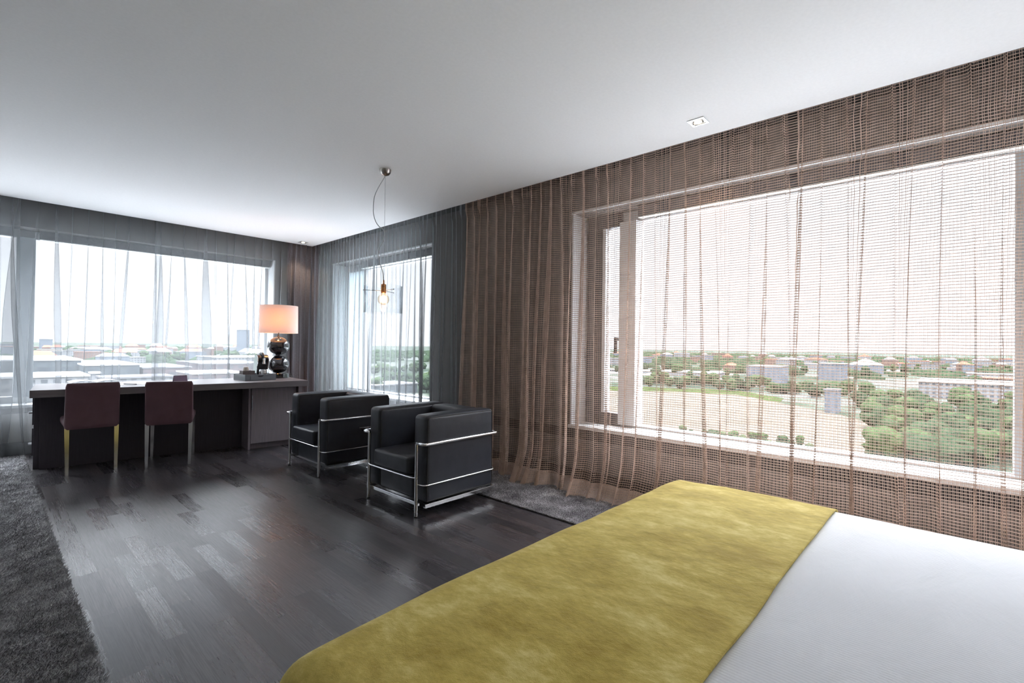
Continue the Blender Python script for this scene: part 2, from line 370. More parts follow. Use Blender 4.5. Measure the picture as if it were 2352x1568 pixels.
struct(boxobj('trim_5', M['dark'], None, 0, (XC+.001, YB, 2.70, XI-.001, YC, 2.718), (XL, YC+.001, 2.70, XI-.001, YI-.001, 2.718)), 'dark sheets along the ceiling edge, painted shade of the curtain slot', 'trim')  # dark sheets paint shade into the otherwise white curtain slot
struct(boxobj('baseboard_right', M['skirting'], None, 0, (XI-.02, YB, 0, XO, YO, .10)), 'black skirting seen through the net curtain', 'baseboard')
struct(boxobj('baseboard_far', M['skirting'], None, 0, (XL, YI-.02, 0, XI-.03, YO, .10)), 'black skirting below the far window wall', 'baseboard')
struct(boxobj('trim_1', M['skirting'], None, 0, (XI-.002, YB, .362, XI+.1, YO-.4, ZS-.002)), 'dark strip under the right window sills, painted shade of a slot', 'trim')  # black strip fills the slot flush, its shade put into the colour
struct(boxobj('trim_2', M['white_frame'], None, 0, (XI-.012, BY0, ZH-.006, XI+.0, BY1, ZH+.012), (XI-.012, AY0, ZH-.006, XI, AY1, ZH+.012)), 'thin pale edge strip along the window heads', 'trim')

def window(name, label, axis, a0, a1, z0, z1, gx, mullions, sill_in, wood, top=.07, bot=.05, side=.05):
    """axis 'x': window in a wall of constant x (runs along y)"""
    def B(u0, u1, d0, d1, za, zb): return (d0, u0, za, d1, u1, zb) if axis == 'x' else (u0, d0, za, u1, d1, zb)
    t = bpy.data.objects.new(name, None); COL.objects.link(t); t.location = (0, 0, 0); struct(t, label, 'window')
    boxobj('window_frame', M[wood], t, .004, B(a0, a1, gx-.04, gx+.04, z1-top, z1), B(a0, a1, gx-.04, gx+.04, z0, z0+bot), B(a0, a0+side, gx-.04, gx+.04, z0+bot, z1-top), B(a1-side, a1, gx-.04, gx+.04, z0+bot, z1-top))
    for (m0, m1, mm, dp) in mullions:
        ob = boxobj('mullion', M[mm], t, .004, B(m0, m1, gx-dp, gx+.05, z0+bot, z1-top))
    edges = [a0+side]
    for (m0, m1, mm, dp) in sorted(mullions): edges += [m0, m1]
    edges.append(a1-side)
    for i in range(0, len(edges), 2):
        if edges[i+1]-edges[i] > .05:
            boxobj('pane', M['glass'], t, 0, B(edges[i], edges[i+1], gx-.004, gx+.004, z0+bot, z1-top))
    ob = boxobj('window_sill', M['white_frame'], t, .004, B(a0, a1, sill_in, gx+.05, z0-.03, z0)); ob['label'] = 'white window sill'
    return t
GX = 3.88
w2 = window('window_1', 'wide right window behind the taupe net curtain', 'x', BY0, BY1, .485, ZH, GX, [(2.02, 2.18, 'white_frame', .10), (-.30, -.25, 'grey_frame', .04)], XI-.035, 'white_frame', .10, .02, .03)
boxobj('casement', M['dark_frame'], w2, .004, (GX-.07, 2.18, .485, GX+.02, 2.53, .59), (GX-.07, 2.18, 2.26, GX+.02, 2.53, ZH), (GX-.07, 2.36, .59, GX+.02, 2.53, 2.26))['label'] = 'dark casement frame'
boxobj('casement_edge', M['white_frame'], w2, .002, (GX-.075, 2.335, .59, GX+.02, 2.365, 2.26))
boxobj('window_handle', M['dark_frame'], w2, .004, (GX-.12, 2.19, 1.13, GX-.10, 2.215, 1.27), (GX-.11, 2.19, 1.24, GX-.06, 2.215, 1.27))
w1 = window('window_2', 'small window near the room corner behind grey voile', 'x', AY0, AY1, .485, ZH, GX, [(6.44, 6.50, 'white_frame', .06)], XI-.035, 'white_frame', .10, .02, .04)
boxobj('frosted_panel', M['frosted'], w1, 0, (GX-.03, 6.50, .51, GX-.015, AY1-.02, ZH-.10))
GY = 7.42
w3 = window('window_3', 'wide far window behind the desk and grey voile', 'y', FX0, FX1, .50, 2.355, GY, [(.225, .37, 'grey_frame', .16)], YI-.035, 'white_frame', .09, .07, .05)
# rolled up blinds in the window heads
def blind(label, axis, a0, a1, d, z, group='rolled up blinds in the window heads'):
    def B(u0, u1, d0, d1, za, zb): return (d0, u0, za, d1, u1, zb) if axis == 'x' else (u0, d0, za, u1, d1, zb)
    t = thing('window_blind', label, 'blind', (0, 0, 0), 0, group)
    boxobj('blind_stack', M['blind'], t, .003, B(a0, a1, d-.03, d+.03, z-.088, z-.004))
    boxobj('bottom_rail', M['pale_alu'], t, .002, B(a0, a1, d-.034, d+.034, z-.102, z-.092))
blind('raised dark blind at the head of the wide net curtained window', 'x', BY0+.04, 1.98, 3.76, ZH)
blind('raised dark blind at the head of the small corner window', 'x', AY0+.04, 6.42, 3.76, ZH)
blind('raised dark blind over the far window, right of its column', 'y', .40, FX1-.03, 7.30, 2.355)
blind('raised dark blind over the far window, left of its column', 'y', FX0+.03, .20, 7.30, 2.355)

# ---------------------------------------------------------------- curtains
def curtain(name, m, axis, s0, s1, base, pitch, amp, sharp, ztop, zbot, drift=.05, seed=1, rows=26, sgn=1, lean=None, bottom=0., ovl=.0):
    """folds with a pinch pleat each; base = wall distance of the cloth, folds reach into the room"""
    rd = random.Random(seed); cs = []; s = s0
    while s < s1: cs.append(s); s += pitch*rd.uniform(.88, 1.12)
    K = len(cs); dr = [rd.uniform(-1, 1)*drift for _ in cs]; ak = [rd.uniform(.35, 1.25) for _ in cs]; ph = [rd.uniform(0, 6.28) for _ in cs]
    big = [1.4 if rd.random() < .22 else 1 for _ in cs]; ok_ = [rd.choice([0, .4, .8, 1, 1.4]) for _ in cs]
    tl = [-.5, -.38, -.28, -.22, -.19, -.155, -.12, -.09, -.06, -.03, 0, .03, .06, .09, .12, .155, .19, .22, .28, .38]
    zs = [ztop, ztop-.03, ztop-.07, ztop-.12, ztop-.2]
    zb = zbot; rr = rows
    zs += [ztop-.2+(zb+.3-(ztop-.2))*(i+1)/rr for i in range(rr)]
    zs += [zb+.3-.3*(i+1)/8 for i in range(8)]
    V = []; U = []; Fc = []; NC = 0; prev = None
    for ri, z in enumerate(zs):
        h = (ztop-z)/(ztop-zb); row = []
        P = [cs[k]+dr[k]*h+.008*math.sin(ph[k]+h*5) + (lean(cs[k], h) if lean else 0) for k in range(K)]
        for k in range(K):
            lo = (P[k-1]+P[k])/2 if k else P[k]-pitch/2; hi = (P[k]+P[k+1])/2 if k < K-1 else P[k]+pitch/2
            sh = sharp(cs[k]) if callable(sharp) else sharp; A0 = amp(cs[k]) if callable(amp) else amp
            wdt = (.085 if sh < .8 else .055+.035*h)+.10*h*(1-sh)
            A = A0*((.85 if h < .05 else ak[k]*(.55+.65*h))*big[k])
            for t in tl:
                if t < 0: pos = P[k]+(P[k]-lo)*2*t
                else: pos = P[k]+(hi-P[k])*2*t
                bf = sh*math.exp(-(t/wdt)**2)+(1-sh)*(.5+.5*math.cos(2*PI*t))**1.3
                # the cloth doubles back on itself beside the fold
                ov = (ovl(cs[k]) if callable(ovl) else ovl)*ok_[k]*min(1, .25+1.6*h)*(1+.35*math.sin(ph[k]*2+h*2.5)); wo = .19
                if abs(t) < wo: pos -= ov*math.sin(PI*t/wo)*(1 if ph[k] > 3 else .6)
                d = A*bf+(.004*math.sin(PI*t/.19) if abs(t) < .19 else 0)+.014*h*noise.noise(Vector((pos*2.3, z*.7, seed*3.1)))+.004*noise.noise(Vector((pos*7, z*1.0, seed)))
                if bottom:
                    q = max(0, (h-.86)/.14); d += bottom*q*q*(.4+.9*noise.noise(Vector((pos*3.3, 0, seed*1.7)))+.5)
                zz = z
                if h > .8: zz += (.02*noise.noise(Vector((pos*6, 3, seed))))*(h-.8)/.2*max(0, 1) if z > zb+.001 else 0.012*abs(noise.noise(Vector((pos*6, 3, seed))))
                D = base-sgn*d
                row.append((D, pos, zz) if axis == 'x' else (pos, D, zz))
        V.append(row)
    V = np.array(V); R_, C_ = V.shape[:2]
    mid = V[R_//2]; ds = np.linalg.norm(np.diff(mid[:, :2], axis=0), axis=1); u = np.concatenate([[0], np.cumsum(ds)])
    vz = np.concatenate([[0], np.cumsum(-np.diff(np.array(zs)))]); vz = vz[-1]-vz
    UV = np.stack(np.broadcast_arrays(u[None, :], vz[:, None]), -1).reshape(-1, 2)
    idx = np.arange(R_*C_).reshape(R_, C_)
    Fc = np.stack([idx[:-1, :-1], idx[1:, :-1], idx[1:, 1:], idx[:-1, 1:]], -1).reshape(-1, 4).tolist()
    return mesh_obj(name, V.reshape(-1, 3).tolist(), Fc, m, None, True, UV)

c = curtain('net_curtain', M['net'], 'x', -1.05, 3.66, 3.30, .105, lambda s: .030 if s < 1.9 else (.030+.040*min(1, (s-1.9)/.5)), lambda s: .92 if s < 1.9 else max(.25, .92-(s-1.9)*1.1), 2.655, .012, .07, 5, 26, 1, None, .085, lambda s: .018 if s < 1.9 else .030)
tag(c, 'taupe open net curtain in square mesh along the right window', 'curtain')
c = curtain('voile_curtain', M['sheer'], 'x', 3.72, 6.88, 3.31, .078, lambda s: .050 if s < 4.5 else .028, lambda s: .3 if s < 4.5 else .45, 2.655, .012, .10, 11, 22, ovl=.034)
tag(c, 'translucent grey voile curtain over the small window by the corner', 'curtain', 'grey voile curtains')
c = curtain('voile_curtain', M['sheer'], 'y', -1.9, .20, 6.96, .125, .030, .85, 2.655, .012, .10, 21, 22, ovl=.036, lean=lambda q, h: .16*h*h*max(0, (q+.5)))
tag(c, 'translucent grey voile at the far left, its edge swinging towards the desk', 'curtain', 'grey voile curtains')
c = curtain('voile_curtain', M['sheer'], 'y', .10, 1.46, 6.99, .125, .028, .88, 2.655, .012, .11, 23, 22, ovl=.040)
tag(c, 'translucent grey voile behind the left part of the desk', 'curtain', 'grey voile curtains')
c = curtain('voile_curtain', M['sheer'], 'y', 1.41, 2.98, 6.985, .115, .028, .85, 2.655, .012, .11, 27, 22, ovl=.036)
tag(c, 'translucent grey voile behind the right part of the desk and the lamp', 'curtain', 'grey voile curtains')
c = curtain('drape', M['drape'], 'y', 2.93, 3.40, 6.985, .075, .05, .2, 2.655, .01, .05, 31, 20)
tag(c, 'opaque dark taupe drape gathered in the far corner', 'curtain')

# ---------------------------------------------------------------- rugs
def tufts(name, m, parent, x0, x1, y0, y1, n, hh, ww, z, dens, seed):
    rg = np.random.default_rng(seed); pts = []
    X = rg.uniform(x0, x1, n*4); Y = rg.uniform(y0, y1, n*4); keep = rg.random(n*4) < dens(X, Y); X = X[keep][:n]; Y = Y[keep][:n]; n = len(X)
    far = np.hypot(X, Y); k = 1+far*.12
    a = rg.uniform(0, 2*PI, n); fl = np.sin(X*9+Y*4)*.6+np.sin(Y*7-X*3)*.6
    l = hh*rg.uniform(.6, 1.2, n); w_ = ww*k; lx = (rg.normal(0, .5, n)+np.cos(fl)*.5)*l; ly = (rg.normal(0, .5, n)+np.sin(fl)*.5)*l
    V = np.zeros((n, 3, 3), np.float32)
    V[:, 0] = np.stack([X-np.cos(a)*w_, Y-np.sin(a)*w_, np.full(n, z)], 1); V[:, 1] = np.stack([X+np.cos(a)*w_, Y+np.sin(a)*w_, np.full(n, z)], 1)
    V[:, 2] = np.stack([X+lx, Y+ly, z+l*rg.uniform(.6, 1, n)], 1)
    me = bpy.data.meshes.new(name); me.vertices.add(n*3); me.vertices.foreach_set('co', V.ravel()); me.loops.add(n*3); me.loops.foreach_set('vertex_index', np.arange(n*3, dtype=np.int32))
    me.polygons.add(n); me.polygons.foreach_set('loop_start', np.arange(n, dtype=np.int32)*3); me.materials.append(m); me.update(calc_edges=True); me.validate()
    ob = bpy.data.objects.new(name, me); COL.objects.link(ob); ob.parent = parent; ob['kind'] = 'stuff'; return ob
def rug_base(name, m, parent, x0, x1, y0, y1, z, wob):
    bm = bmesh.new(); box(bm, x0, y0, 0, x1, y1, z, .006); return bobj(name, bm, m, parent)
r1 = thing('shaggy_rug', 'charcoal shaggy rug along the left side of the parquet', 'rug', (0, 0, 0))
rug_base('rug_backing', M['rug_dark'], r1, XL+.02, .300, .3, 6.9, .016, 0)
tufts('rug_pile', M['rug_dark'], r1, -1.4, .305, 1.2, 6.9, 230000, .017, .0018, .014, lambda X, Y: np.clip(1.6/np.hypot(X, Y)**1.3, 0, 1)*(X > -.9*np.ones_like(X)*(Y < 20)), 3)
r2 = thing('silver_rug', 'mottled silver grey rug under the net curtain', 'rug', (0, 0, 0))
rug_base('rug_backing', M['rug_silver'], r2, 2.665, 3.57, -1.2, 6.9, .012, 0)
tufts('rug_pile', M['rug_silver'], r2, 2.66, 3.5, 1.5, 4.0, 110000, .008, .0015, .011, lambda X, Y: np.ones_like(X), 4)

# ---------------------------------------------------------------- desk
dk = thing('desk', 'long dark oak desk with thick top before the far window', 'desk', (.273, 5.74, 0), math.radians(-5.6))
DL = 2.29
boxobj('desk_top', M['veneer_top'], dk, .002, (0, 0, .685, DL, .80, .75))
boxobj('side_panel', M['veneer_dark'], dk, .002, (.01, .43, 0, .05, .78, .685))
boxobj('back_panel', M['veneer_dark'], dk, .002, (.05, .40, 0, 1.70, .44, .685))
boxobj('cabinet_body', M['veneer'], dk, .002, (1.70, .13, 0, 1.722, .78, .685), (1.722, .15, .06, DL-.085, .78, .68), (1.722, .17, 0, DL-.085, .76, .06), (DL-.075, .10, 0, DL-.04, .78, .685))
d = boxobj('cabinet_door', M['veneer'], dk, .002, (1.728, .132, .065, DL-.09, .149, .672))
boxobj('door_handle', M['chrome'], d, .002, (1.730, .118, .44, 1.738, .132, .60))
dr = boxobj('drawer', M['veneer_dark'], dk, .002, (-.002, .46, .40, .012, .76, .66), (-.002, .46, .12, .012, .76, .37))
for z in (.50, .215): boxobj('drawer_handle', M['chrome'], dr, .002, (-.028, .50, z, -.001, .56, z+.016))

# things lying on the desk
tray = thing('hospitality_tray', 'dark grey box tray with a small drawer on the desk', 'tray', (1.975, 5.815, .75), math.radians(2))
M['traymat'] = desk_mat('grey_washed_wood', (.10, .11, .125), (.15, .16, .175), 0, .4)
bm = bmesh.new(); box(bm, 0, 0, 0, .335, .33, .045); box(bm, 0, 0, .045, .335, .010, .068, .001); box(bm, 0, .32, .045, .335, .33, .068, .001); box(bm, 0, .01, .045, .01, .32, .068, .001); box(bm, .325, .01, .045, .335, .32, .068, .001)
bobj('tray_body', bm, M['traymat'], tray)
bm = bmesh.new()
poly = [(.055, .012), (.275, .012), (.275, .054)]+[(.165+.032*math.cos(a), .054-.016*math.sin(a)) for a in np.linspace(0, PI, 9)]+[(.055, .054)]
prism(bm, poly, -.006, .0); dw = bobj('tray_drawer', bm, M['traymat'], tray)
bm = bmesh.new(); prism(bm, [(.165+.031*math.cos(a), .0545-.0155*math.sin(a)) for a in np.linspace(0, PI, 9)], -.004, -.0005); bobj('notch_shade', bm, M['rubber'], dw)  # black half-disc paints the shade inside the drawer's finger cut-out
bx = thing('sachet_box', 'small brown box of sachets on the tray', 'box', (1.998, 5.95, .796), .05)
M['brownbox'] = noisy('brown_card', (.05, .035, .035), (.13, .10, .09), 60, .5, sc=(1, 1, 4))
bm = bmesh.new(); box(bm, 0, 0, 0, .13, .10, .007); box(bm, 0, 0, .007, .13, .006, .060); box(bm, 0, .094, .007, .13, .10, .060); box(bm, 0, .006, .007, .006, .094, .060); box(bm, .124, .006, .007, .13, .094, .060); box(bm, .092, .006, .007, .096, .094, .055)
bobj('box_body', bm, M['brownbox'], bx)
M['cup'] = mat('taupe_paper', (.42, .37, .31), .5)
bm = bmesh.new(); lathe(bm, [(0, .010), (.038, .010), (.039, .014), (.024, .098), (.019, .102), (0, .102)], 24, (.049, .052, 0)); ob = bobj('paper_cup', bm, M['cup'], None, autos=40); ob.location = (1.998, 5.95, .796)
tag(ob, 'upturned beige paper cup standing in the brown sachet box', 'cup')
cm = thing('coffee_machine', 'black and chrome capsule coffee machine on the tray', 'coffee machine', (2.230, 6.035, .796), math.radians(-93))
# body profile in XZ (x towards the front), extruded across
prof = [(-.10, 0), (.020, 0), (.024, .09), (.042, .13), (.058, .17), (.055, .205), (.032, .232), (-.005, .245), (-.05, .24), (-.082, .21), (-.096, .12)]
bm = bmesh.new(); prism(bm, prof, -.056, .056); bmesh.ops.bevel(bm, geom=bm.edges[:], offset=.004, segments=2, affect='EDGES'); bobj('machine_body', bm, M['plastic_black'], cm, autos=35)
bm = bmesh.new()
for y0, y1 in ((-.0625, -.0565), (.0565, .0625)): prism(bm, [(x*.96, z*.97+.002) for x, z in prof], y0, y1)
bobj('side_shell', bm, M['chrome'], cm)
bm = bmesh.new(); tube(bm, [Vector((-.02+.085*math.cos(a), 0, .175+.088*math.sin(a))) for a in np.linspace(.1, 2.6, 14)], [.013]*14, 8); bobj('lever', bm, M['plastic_black'], cm, smooth=True)
bm = bmesh.new(); box(bm, .030, -.016, .13, .078, .016, .20, .008); bobj('spout', bm, M['chrome'], cm)
bm = bmesh.new(); lathe(bm, [(0, 0), (.050, 0), (.053, .008), (.053, .066), (.050, .072), (.046, .068), (0, .066)], 28, (.085, 0, 0)); bobj('drip_tray', bm, M['chrome'], cm, autos=40)

lamp = thing('table_lamp', 'table lamp with two stacked black glass balls and white drum shade', 'lamp', (2.463, 6.15, .75))
bm = bmesh.new(); lathe(bm, [(0, 0), (.118, 0), (.122, .004), (.122, .054), (.118, .058), (0, .058)], 48); bobj('lamp_base', bm, M['gloss_black'], lamp, autos=40)
def ball(rx, rz, cz, n=20): return [(max(rx*math.sin(a), 0 if i in (0, n) else .001), cz-rz*math.cos(a)) for i, a in enumerate(np.linspace(0, PI, n+1))]
bm = bmesh.new(); lathe(bm, ball(.126, .111, .169), 48); bobj('lower_ball', bm, M['gloss_black'], lamp, smooth=True)
bm = bmesh.new(); lathe(bm, [(.035, .262), (.04, .272), (.038, .292)], 24); bobj('neck_ring', bm, M['gloss_black'], lamp, smooth=True)
bm = bmesh.new(); lathe(bm, ball(.128, .112, .393), 48); bobj('upper_ball', bm, M['gloss_black'], lamp, smooth=True)
bm = bmesh.new(); lathe(bm, [(.022, .5), (.012, .512), (.006, .52), (.006, .58), (.02, .585), (.02, .64), (0, .64)], 20); tube(bm, [(-.212, 0, .868), (.212, 0, .868)], .002, 6); tube(bm, [(0, -.212, .868), (0, .212, .868)], .002, 6); tube(bm, [(0, 0, .64), (0, 0, .868)], .003, 6); bobj('lamp_stem', bm, M['rubber'], lamp, smooth=True)
bm = bmesh.new(); lathe(bm, [(.219, .550), (.214, .886), (.211, .886), (.216, .550), (.219, .550)], 64); ob = bobj('lamp_shade', bm, M['shade'], lamp, autos=40)
bm = bmesh.new(); lathe(bm, ball(.028, .04, .70, 12), 20); ob = bobj('light_bulb', bm, M['filament'], lamp, smooth=True)
bm = bmesh.new(); tube(bm, [(.10, -.03, .012), (.14, -.04, .05), (.16, -.02, .04), (.19, .02, .006), (.22, .2, .006), (.2, .45, .004)], .003, 6); bobj('lamp_cord', bm, M['rubber'], lamp, smooth=True)
def point(name, loc, col, e, r, parent=None, typ='POINT', **k):
    l = bpy.data.lights.new(name, typ); l.color = col; l.energy = e; l.shadow_soft_size = r
    for a, v in k.items(): setattr(l, a, v)
    ob = bpy.data.objects.new(name, l); ob.location = loc; COL.objects.link(ob)
    if parent: ob.parent = parent
    return ob
point('bulb_light', (-.06, -.115, .71), (1, .40, .12), 4.6, .035, lamp)

# stationery on the desk
paper = mat('white_paper', (.80, .81, .83), .6)
def sheet(name, label, px, py, w_, h_, rz, z, th=.0012, cat='paper', curl=0, m=None, group=None):
    p = at(px, py, z=.752); bm = bmesh.new(); n = 12; V = []
    for i in range(n+1):
        zc = curl*abs(math.sin(i/n*PI*2)); V.append([bm.verts.new((w_*(i/n-.5), a, zc+b_)) for a, b_ in ((-h_/2, 0), (h_/2, 0), (h_/2, th), (-h_/2, th))])
    bm.faces.new(V[0]); bm.faces.new(V[-1][::-1])
    for a, b_ in zip(V, V[1:]):
        for k in range(4): bm.faces.new((a[k], b_[k], b_[(k+1) % 4], a[(k+1) % 4]))
    ob = bobj(name, bm, m or paper, None, autos=30); ob.location = (p.x, p.y, z); ob.rotation_euler = (0, 0, rz); tag(ob, label, cat, group); return ob
sheet('magazine', 'open pale magazine lying behind the back of the left chair', 217, 876, .40, .24, .05, .7510, .003, 'magazine', .018)
sheet('paper_sheet', 'white sheet on the desk between the two chairs, under the pen', 284, 883, .21, .15, -.35, .7510)
sheet('writing_pad', 'flat white pad on the desk behind the right chair', 362, 880, .30, .18, .1, .7510, .002, 'notepad')
p = at(300, 882.5, z=.757); bm = bmesh.new(); tube(bm, [(-.07, 0, 0), (.055, 0, 0), (.07, 0, 0)], [.0045, .0045, .001], 8); ob = bobj('pen', bm, M['plastic_black'], None, smooth=True); ob.location = (p.x, p.y, .7595); ob.rotation_euler = (0, 0, -.9); tag(ob, 'black pen on the white sheet between the chairs', 'pen')
p = at(415, 876, z=.75); th_ = thing('tent_card', 'dark purple folded tent card on the desk behind the right chair', 'card', (p.x, p.y+.02, .75), math.radians(4))
purple = noisy('purple_card', (.14, .085, .135), (.18, .11, .17), 20, .5)
bm = bmesh.new()
for s in (-1, 1):
    vs = box(bm, -.062, -.0015, 0, .062, .0015, .068); bmesh.ops.rotate(bm, verts=vs, cent=(0, 0, .068), matrix=Matrix.Rotation(s*.42, 3, 'X'))
for v in bm.verts: v.co.z -= .0053
bobj('card_panels', bm, purple, th_)
bm = bmesh.new(); tube(bm, [(-.063, 0, .0625), (.063, 0, .0625)], .003, 6); bobj('card_fold', bm, M['rubber'], th_)

# ---------------------------------------------------------------- dining chairs
def dining(label, loc, rz, group=None):
    t = thing('dining_chair', label, 'chair', (*loc, 0), rz, group)
    W2 = .19
    # seat: +y is forward (towards the desk)
    bm = bmesh.new(); box(bm, -W2, .03, .405, W2, .47, .475, .025, 4)
    for v in bm.verts: v.co.z += .010*math.exp(-((v.co.x/.13)**2+((v.co.y-.25)/.15)**2)) if v.co.z > .45 else 0
    bobj('seat', bm, M['leather_aub'], t, autos=50)
    bm = bmesh.new(); n = 12; prof = []
    sidep = [(0, .392), (-.004, .50), (-.014, .62), (-.035, .74), (-.052, .800)]
    V = []
    for i in range(25):
        q = i/24; z = .392+(.802-.392)*q; yb = -.052*q**1.8
        for (dy, xs) in ((-.0, 1), (.048-.012*q, -1)):
            pass
        wv = W2*(1.0-.02*q)
        ring = []
        thk = .048-.014*q; cr_ = .016
        if i in (0, 24): wv -= .010; thk2 = thk-.014; off = .007
        elif i in (1, 23): wv -= .003; thk2 = thk-.004; off = .002
        else: thk2 = thk; off = 0
        for a, bx_, by_ in ((0, 1, 1), (1, -1, 1), (2, -1, -1), (3, 1, -1)):
            cxx = bx_*(wv-cr_); cyy = thk/2+by_*(thk2/2-min(cr_, thk2/2-.001)); rr = min(cr_, thk2/2-.001)
            for k in range(5):
                ang = a*PI/2+k/4*PI/2; ring.append(bm.verts.new((cxx+cr_*math.cos(ang), yb+cyy+rr*math.sin(ang), z)))
        if V:
            for k in range(20): bm.faces.new((V[k], V[(k+1) % 20], ring[(k+1) % 20], ring[k]))
        else: bm.faces.new(ring[::-1])
        V = ring
    bm.faces.new(V); bobj('backrest', bm, M['leather_aub'], t, autos=60)
    for sx_, y_, dx, dy in ((-1, .022, 0, -.03), (1, .022, 0, -.03), (-1, .43, -.008, .015), (1, .43, .008, .015)):
        bm = bmesh.new(); a = .017; b2 = .0115; zt = .408 if y_ < .1 else .41
        xt = sx_*(W2-.02); xb = xt+dx+sx_*-.004
        top = [bm.verts.new((xt+i*a, y_+j*a*.8, zt)) for i, j in ((-1, -1), (1, -1), (1, 1), (-1, 1))]
        bot = [bm.verts.new((xb+i*b2, y_+dy+j*b2, 0)) for i, j in ((-1, -1), (1, -1), (1, 1), (-1, 1))]
        bm.faces.new(top); bm.faces.new(bot[::-1])
        for k in range(4): bm.faces.new((bot[k], bot[(k+1) % 4], top[(k+1) % 4], top[k]))
        bmesh.ops.bevel(bm, geom=bm.edges[:], offset=.0025, segments=2, affect='EDGES'); bobj('leg', bm, M['chrome'], t, autos=40)
    return t
dining('aubergine leather chair with chrome legs at the left end of the desk', (.678, 5.704), math.radians(-1), 'desk chairs')
dining('aubergine leather chair turned slightly at the middle of the desk, before the tent card', (1.205, 5.488), math.radians(-17), 'desk chairs')

# ---------------------------------------------------------------- club armchairs
def armchair(label, loc, rz=0):
    t = thing('club_armchair', label, 'armchair', (*loc, 0), rz, 'black leather club armchairs')
    L = M['leather']
    def cushion(name, x0, y0, z0, x1, y1, z1, bev, pipe=None, puff=.006):
        bm = bmesh.new(); box(bm, x0, y0, z0, x1, y1, z1, bev, 5)
        bmesh.ops.subdivide_edges(bm, edges=[e for e in bm.edges if e.calc_length() > .12], cuts=5, use_grid_fill=True)
        cx_, cy_, cz_ = (x0+x1)/2, (y0+y1)/2, (z0+z1)/2; hx, hy, hz = (x1-x0)/2, (y1-y0)/2, (z1-z0)/2
        for v in bm.verts:
            u, q, r_ = (v.co.x-cx_)/hx, (v.co.y-cy_)/hy, (v.co.z-cz_)/hz
            b_ = lambda a: max(0, 1-a*a)
            v.co.x += puff*u*b_(q)*b_(r_)*1.0; v.co.y += puff*q*b_(u)*b_(r_); v.co.z += puff*r_*b_(u)*b_(q)
        ob = bobj(name, bm, L, t, smooth=True)
        if pipe:
            bm = bmesh.new()
            for pts in pipe: tube(bm, round_path(pts+[pts[0]], .03, 4), .0028, 6, False)
            bobj('piping', bm, M['rubber'], ob, smooth=True)
        return ob
    for y0, y1 in ((0, .15), (.575, .725)):
        pp = []
        for y in (y0+.004, y1-.004): pp.append([(.012, y, .11), (.012, y, .680), (.634, y, .680), (.634, y, .11)])
        cushion('arm', 0, y0, .098, .645, y1, .692, .030, pp)
    cushion('back_cushion', .475, .152, .36, .645, .573, .685, .030)
    cushion('seat_cushion', -.050, .146, .272, .472, .579, .395, .020, [[(-.046, .15, .377), (-.046, .575, .377), (.465, .575, .377), (.465, .15, .377)]])
    cushion('base_cushion', .004, .152, .098, .64, .573, .268, .02)
    f = M['chrome']
    for x, y, zt in ((-.035, .063, .50), (-.035, .662, .50), (.665, .063, .50), (.665, .662, .50)):
        bm = bmesh.new(); tube(bm, [(x, y, .004), (x, y, zt)], .0125, 14); ob = bobj('leg', bm, f, t, autos=40)
        bm = bmesh.new(); tube(bm, [(x, y, 0), (x, y, .008)], .0128, 14); bobj('foot_cap', bm, M['rubber'], ob, autos=40)
    bm = bmesh.new()
    pth = [(-.035, .063, .505), (-.035, -.016, .505), (.668, -.016, .505), (.668, .741, .505), (-.035, .741, .505), (-.035, .662, .505)]
    tube(bm, round_path(pth, .022, 6), .0115, 12); bobj('top_rail', bm, f, t, smooth=True)
    bm = bmesh.new()
    pth = [(-.030, .063, .225), (-.024, -.010, .225), (.655, -.010, .225), (.655, .735, .225), (-.024, .735, .225), (-.030, .662, .225)]
    tube(bm, round_path(pth, .03, 6), .0055, 10); tube(bm, round_path([(-.035, .05, .268), (-.056, .10, .268), (-.056, .63, .268), (-.035, .68, .268)], .03, 5), .0055, 10)
    bobj('lower_rail', bm, f, t, smooth=True)
    bm = bmesh.new()
    for q in ((-.02, .063, .072, -.005, .662, .096), (.64, .0, .072, .655, .725, .096), (-.01, -.004, .070, .65, .018, .076), (-.01, -.008, .070, .65, -.003, .096), (-.01, .707, .070, .65, .729, .076), (-.01, .728, .070, .65, .733, .096)):
        box(bm, *q, bev=.0015)
    bobj('base_frame', bm, f, t)
    return t
armchair('black leather and chrome club armchair nearer the bed', (2.05, 2.645))
armchair('black leather and chrome club armchair nearer the desk', (2.05, 4.062))
ct = thing('coffee_table', 'low round black table between the two armchairs', 'table', (2.46, 3.715, 0))
bm = bmesh.new(); lathe(bm, [(0, .385), (.14, .388), (.21, .405), (.252, .440), (.256, .449), (.252, .452), (0, .452)], 56); bobj('tabletop', bm, M['gloss_black'], ct, autos=40)
bm = bmesh.new(); lathe(bm, [(.02, .41), (.02, .03)], 20); bobj('column', bm, M['chrome'], ct, smooth=True)
bm = bmesh.new(); lathe(bm, [(0, 0), (.16, 0), (.16, .008), (.03, .02), (.02, .03), (0, .03)], 40); bobj('table_base', bm, M['chrome'], ct, autos=40)

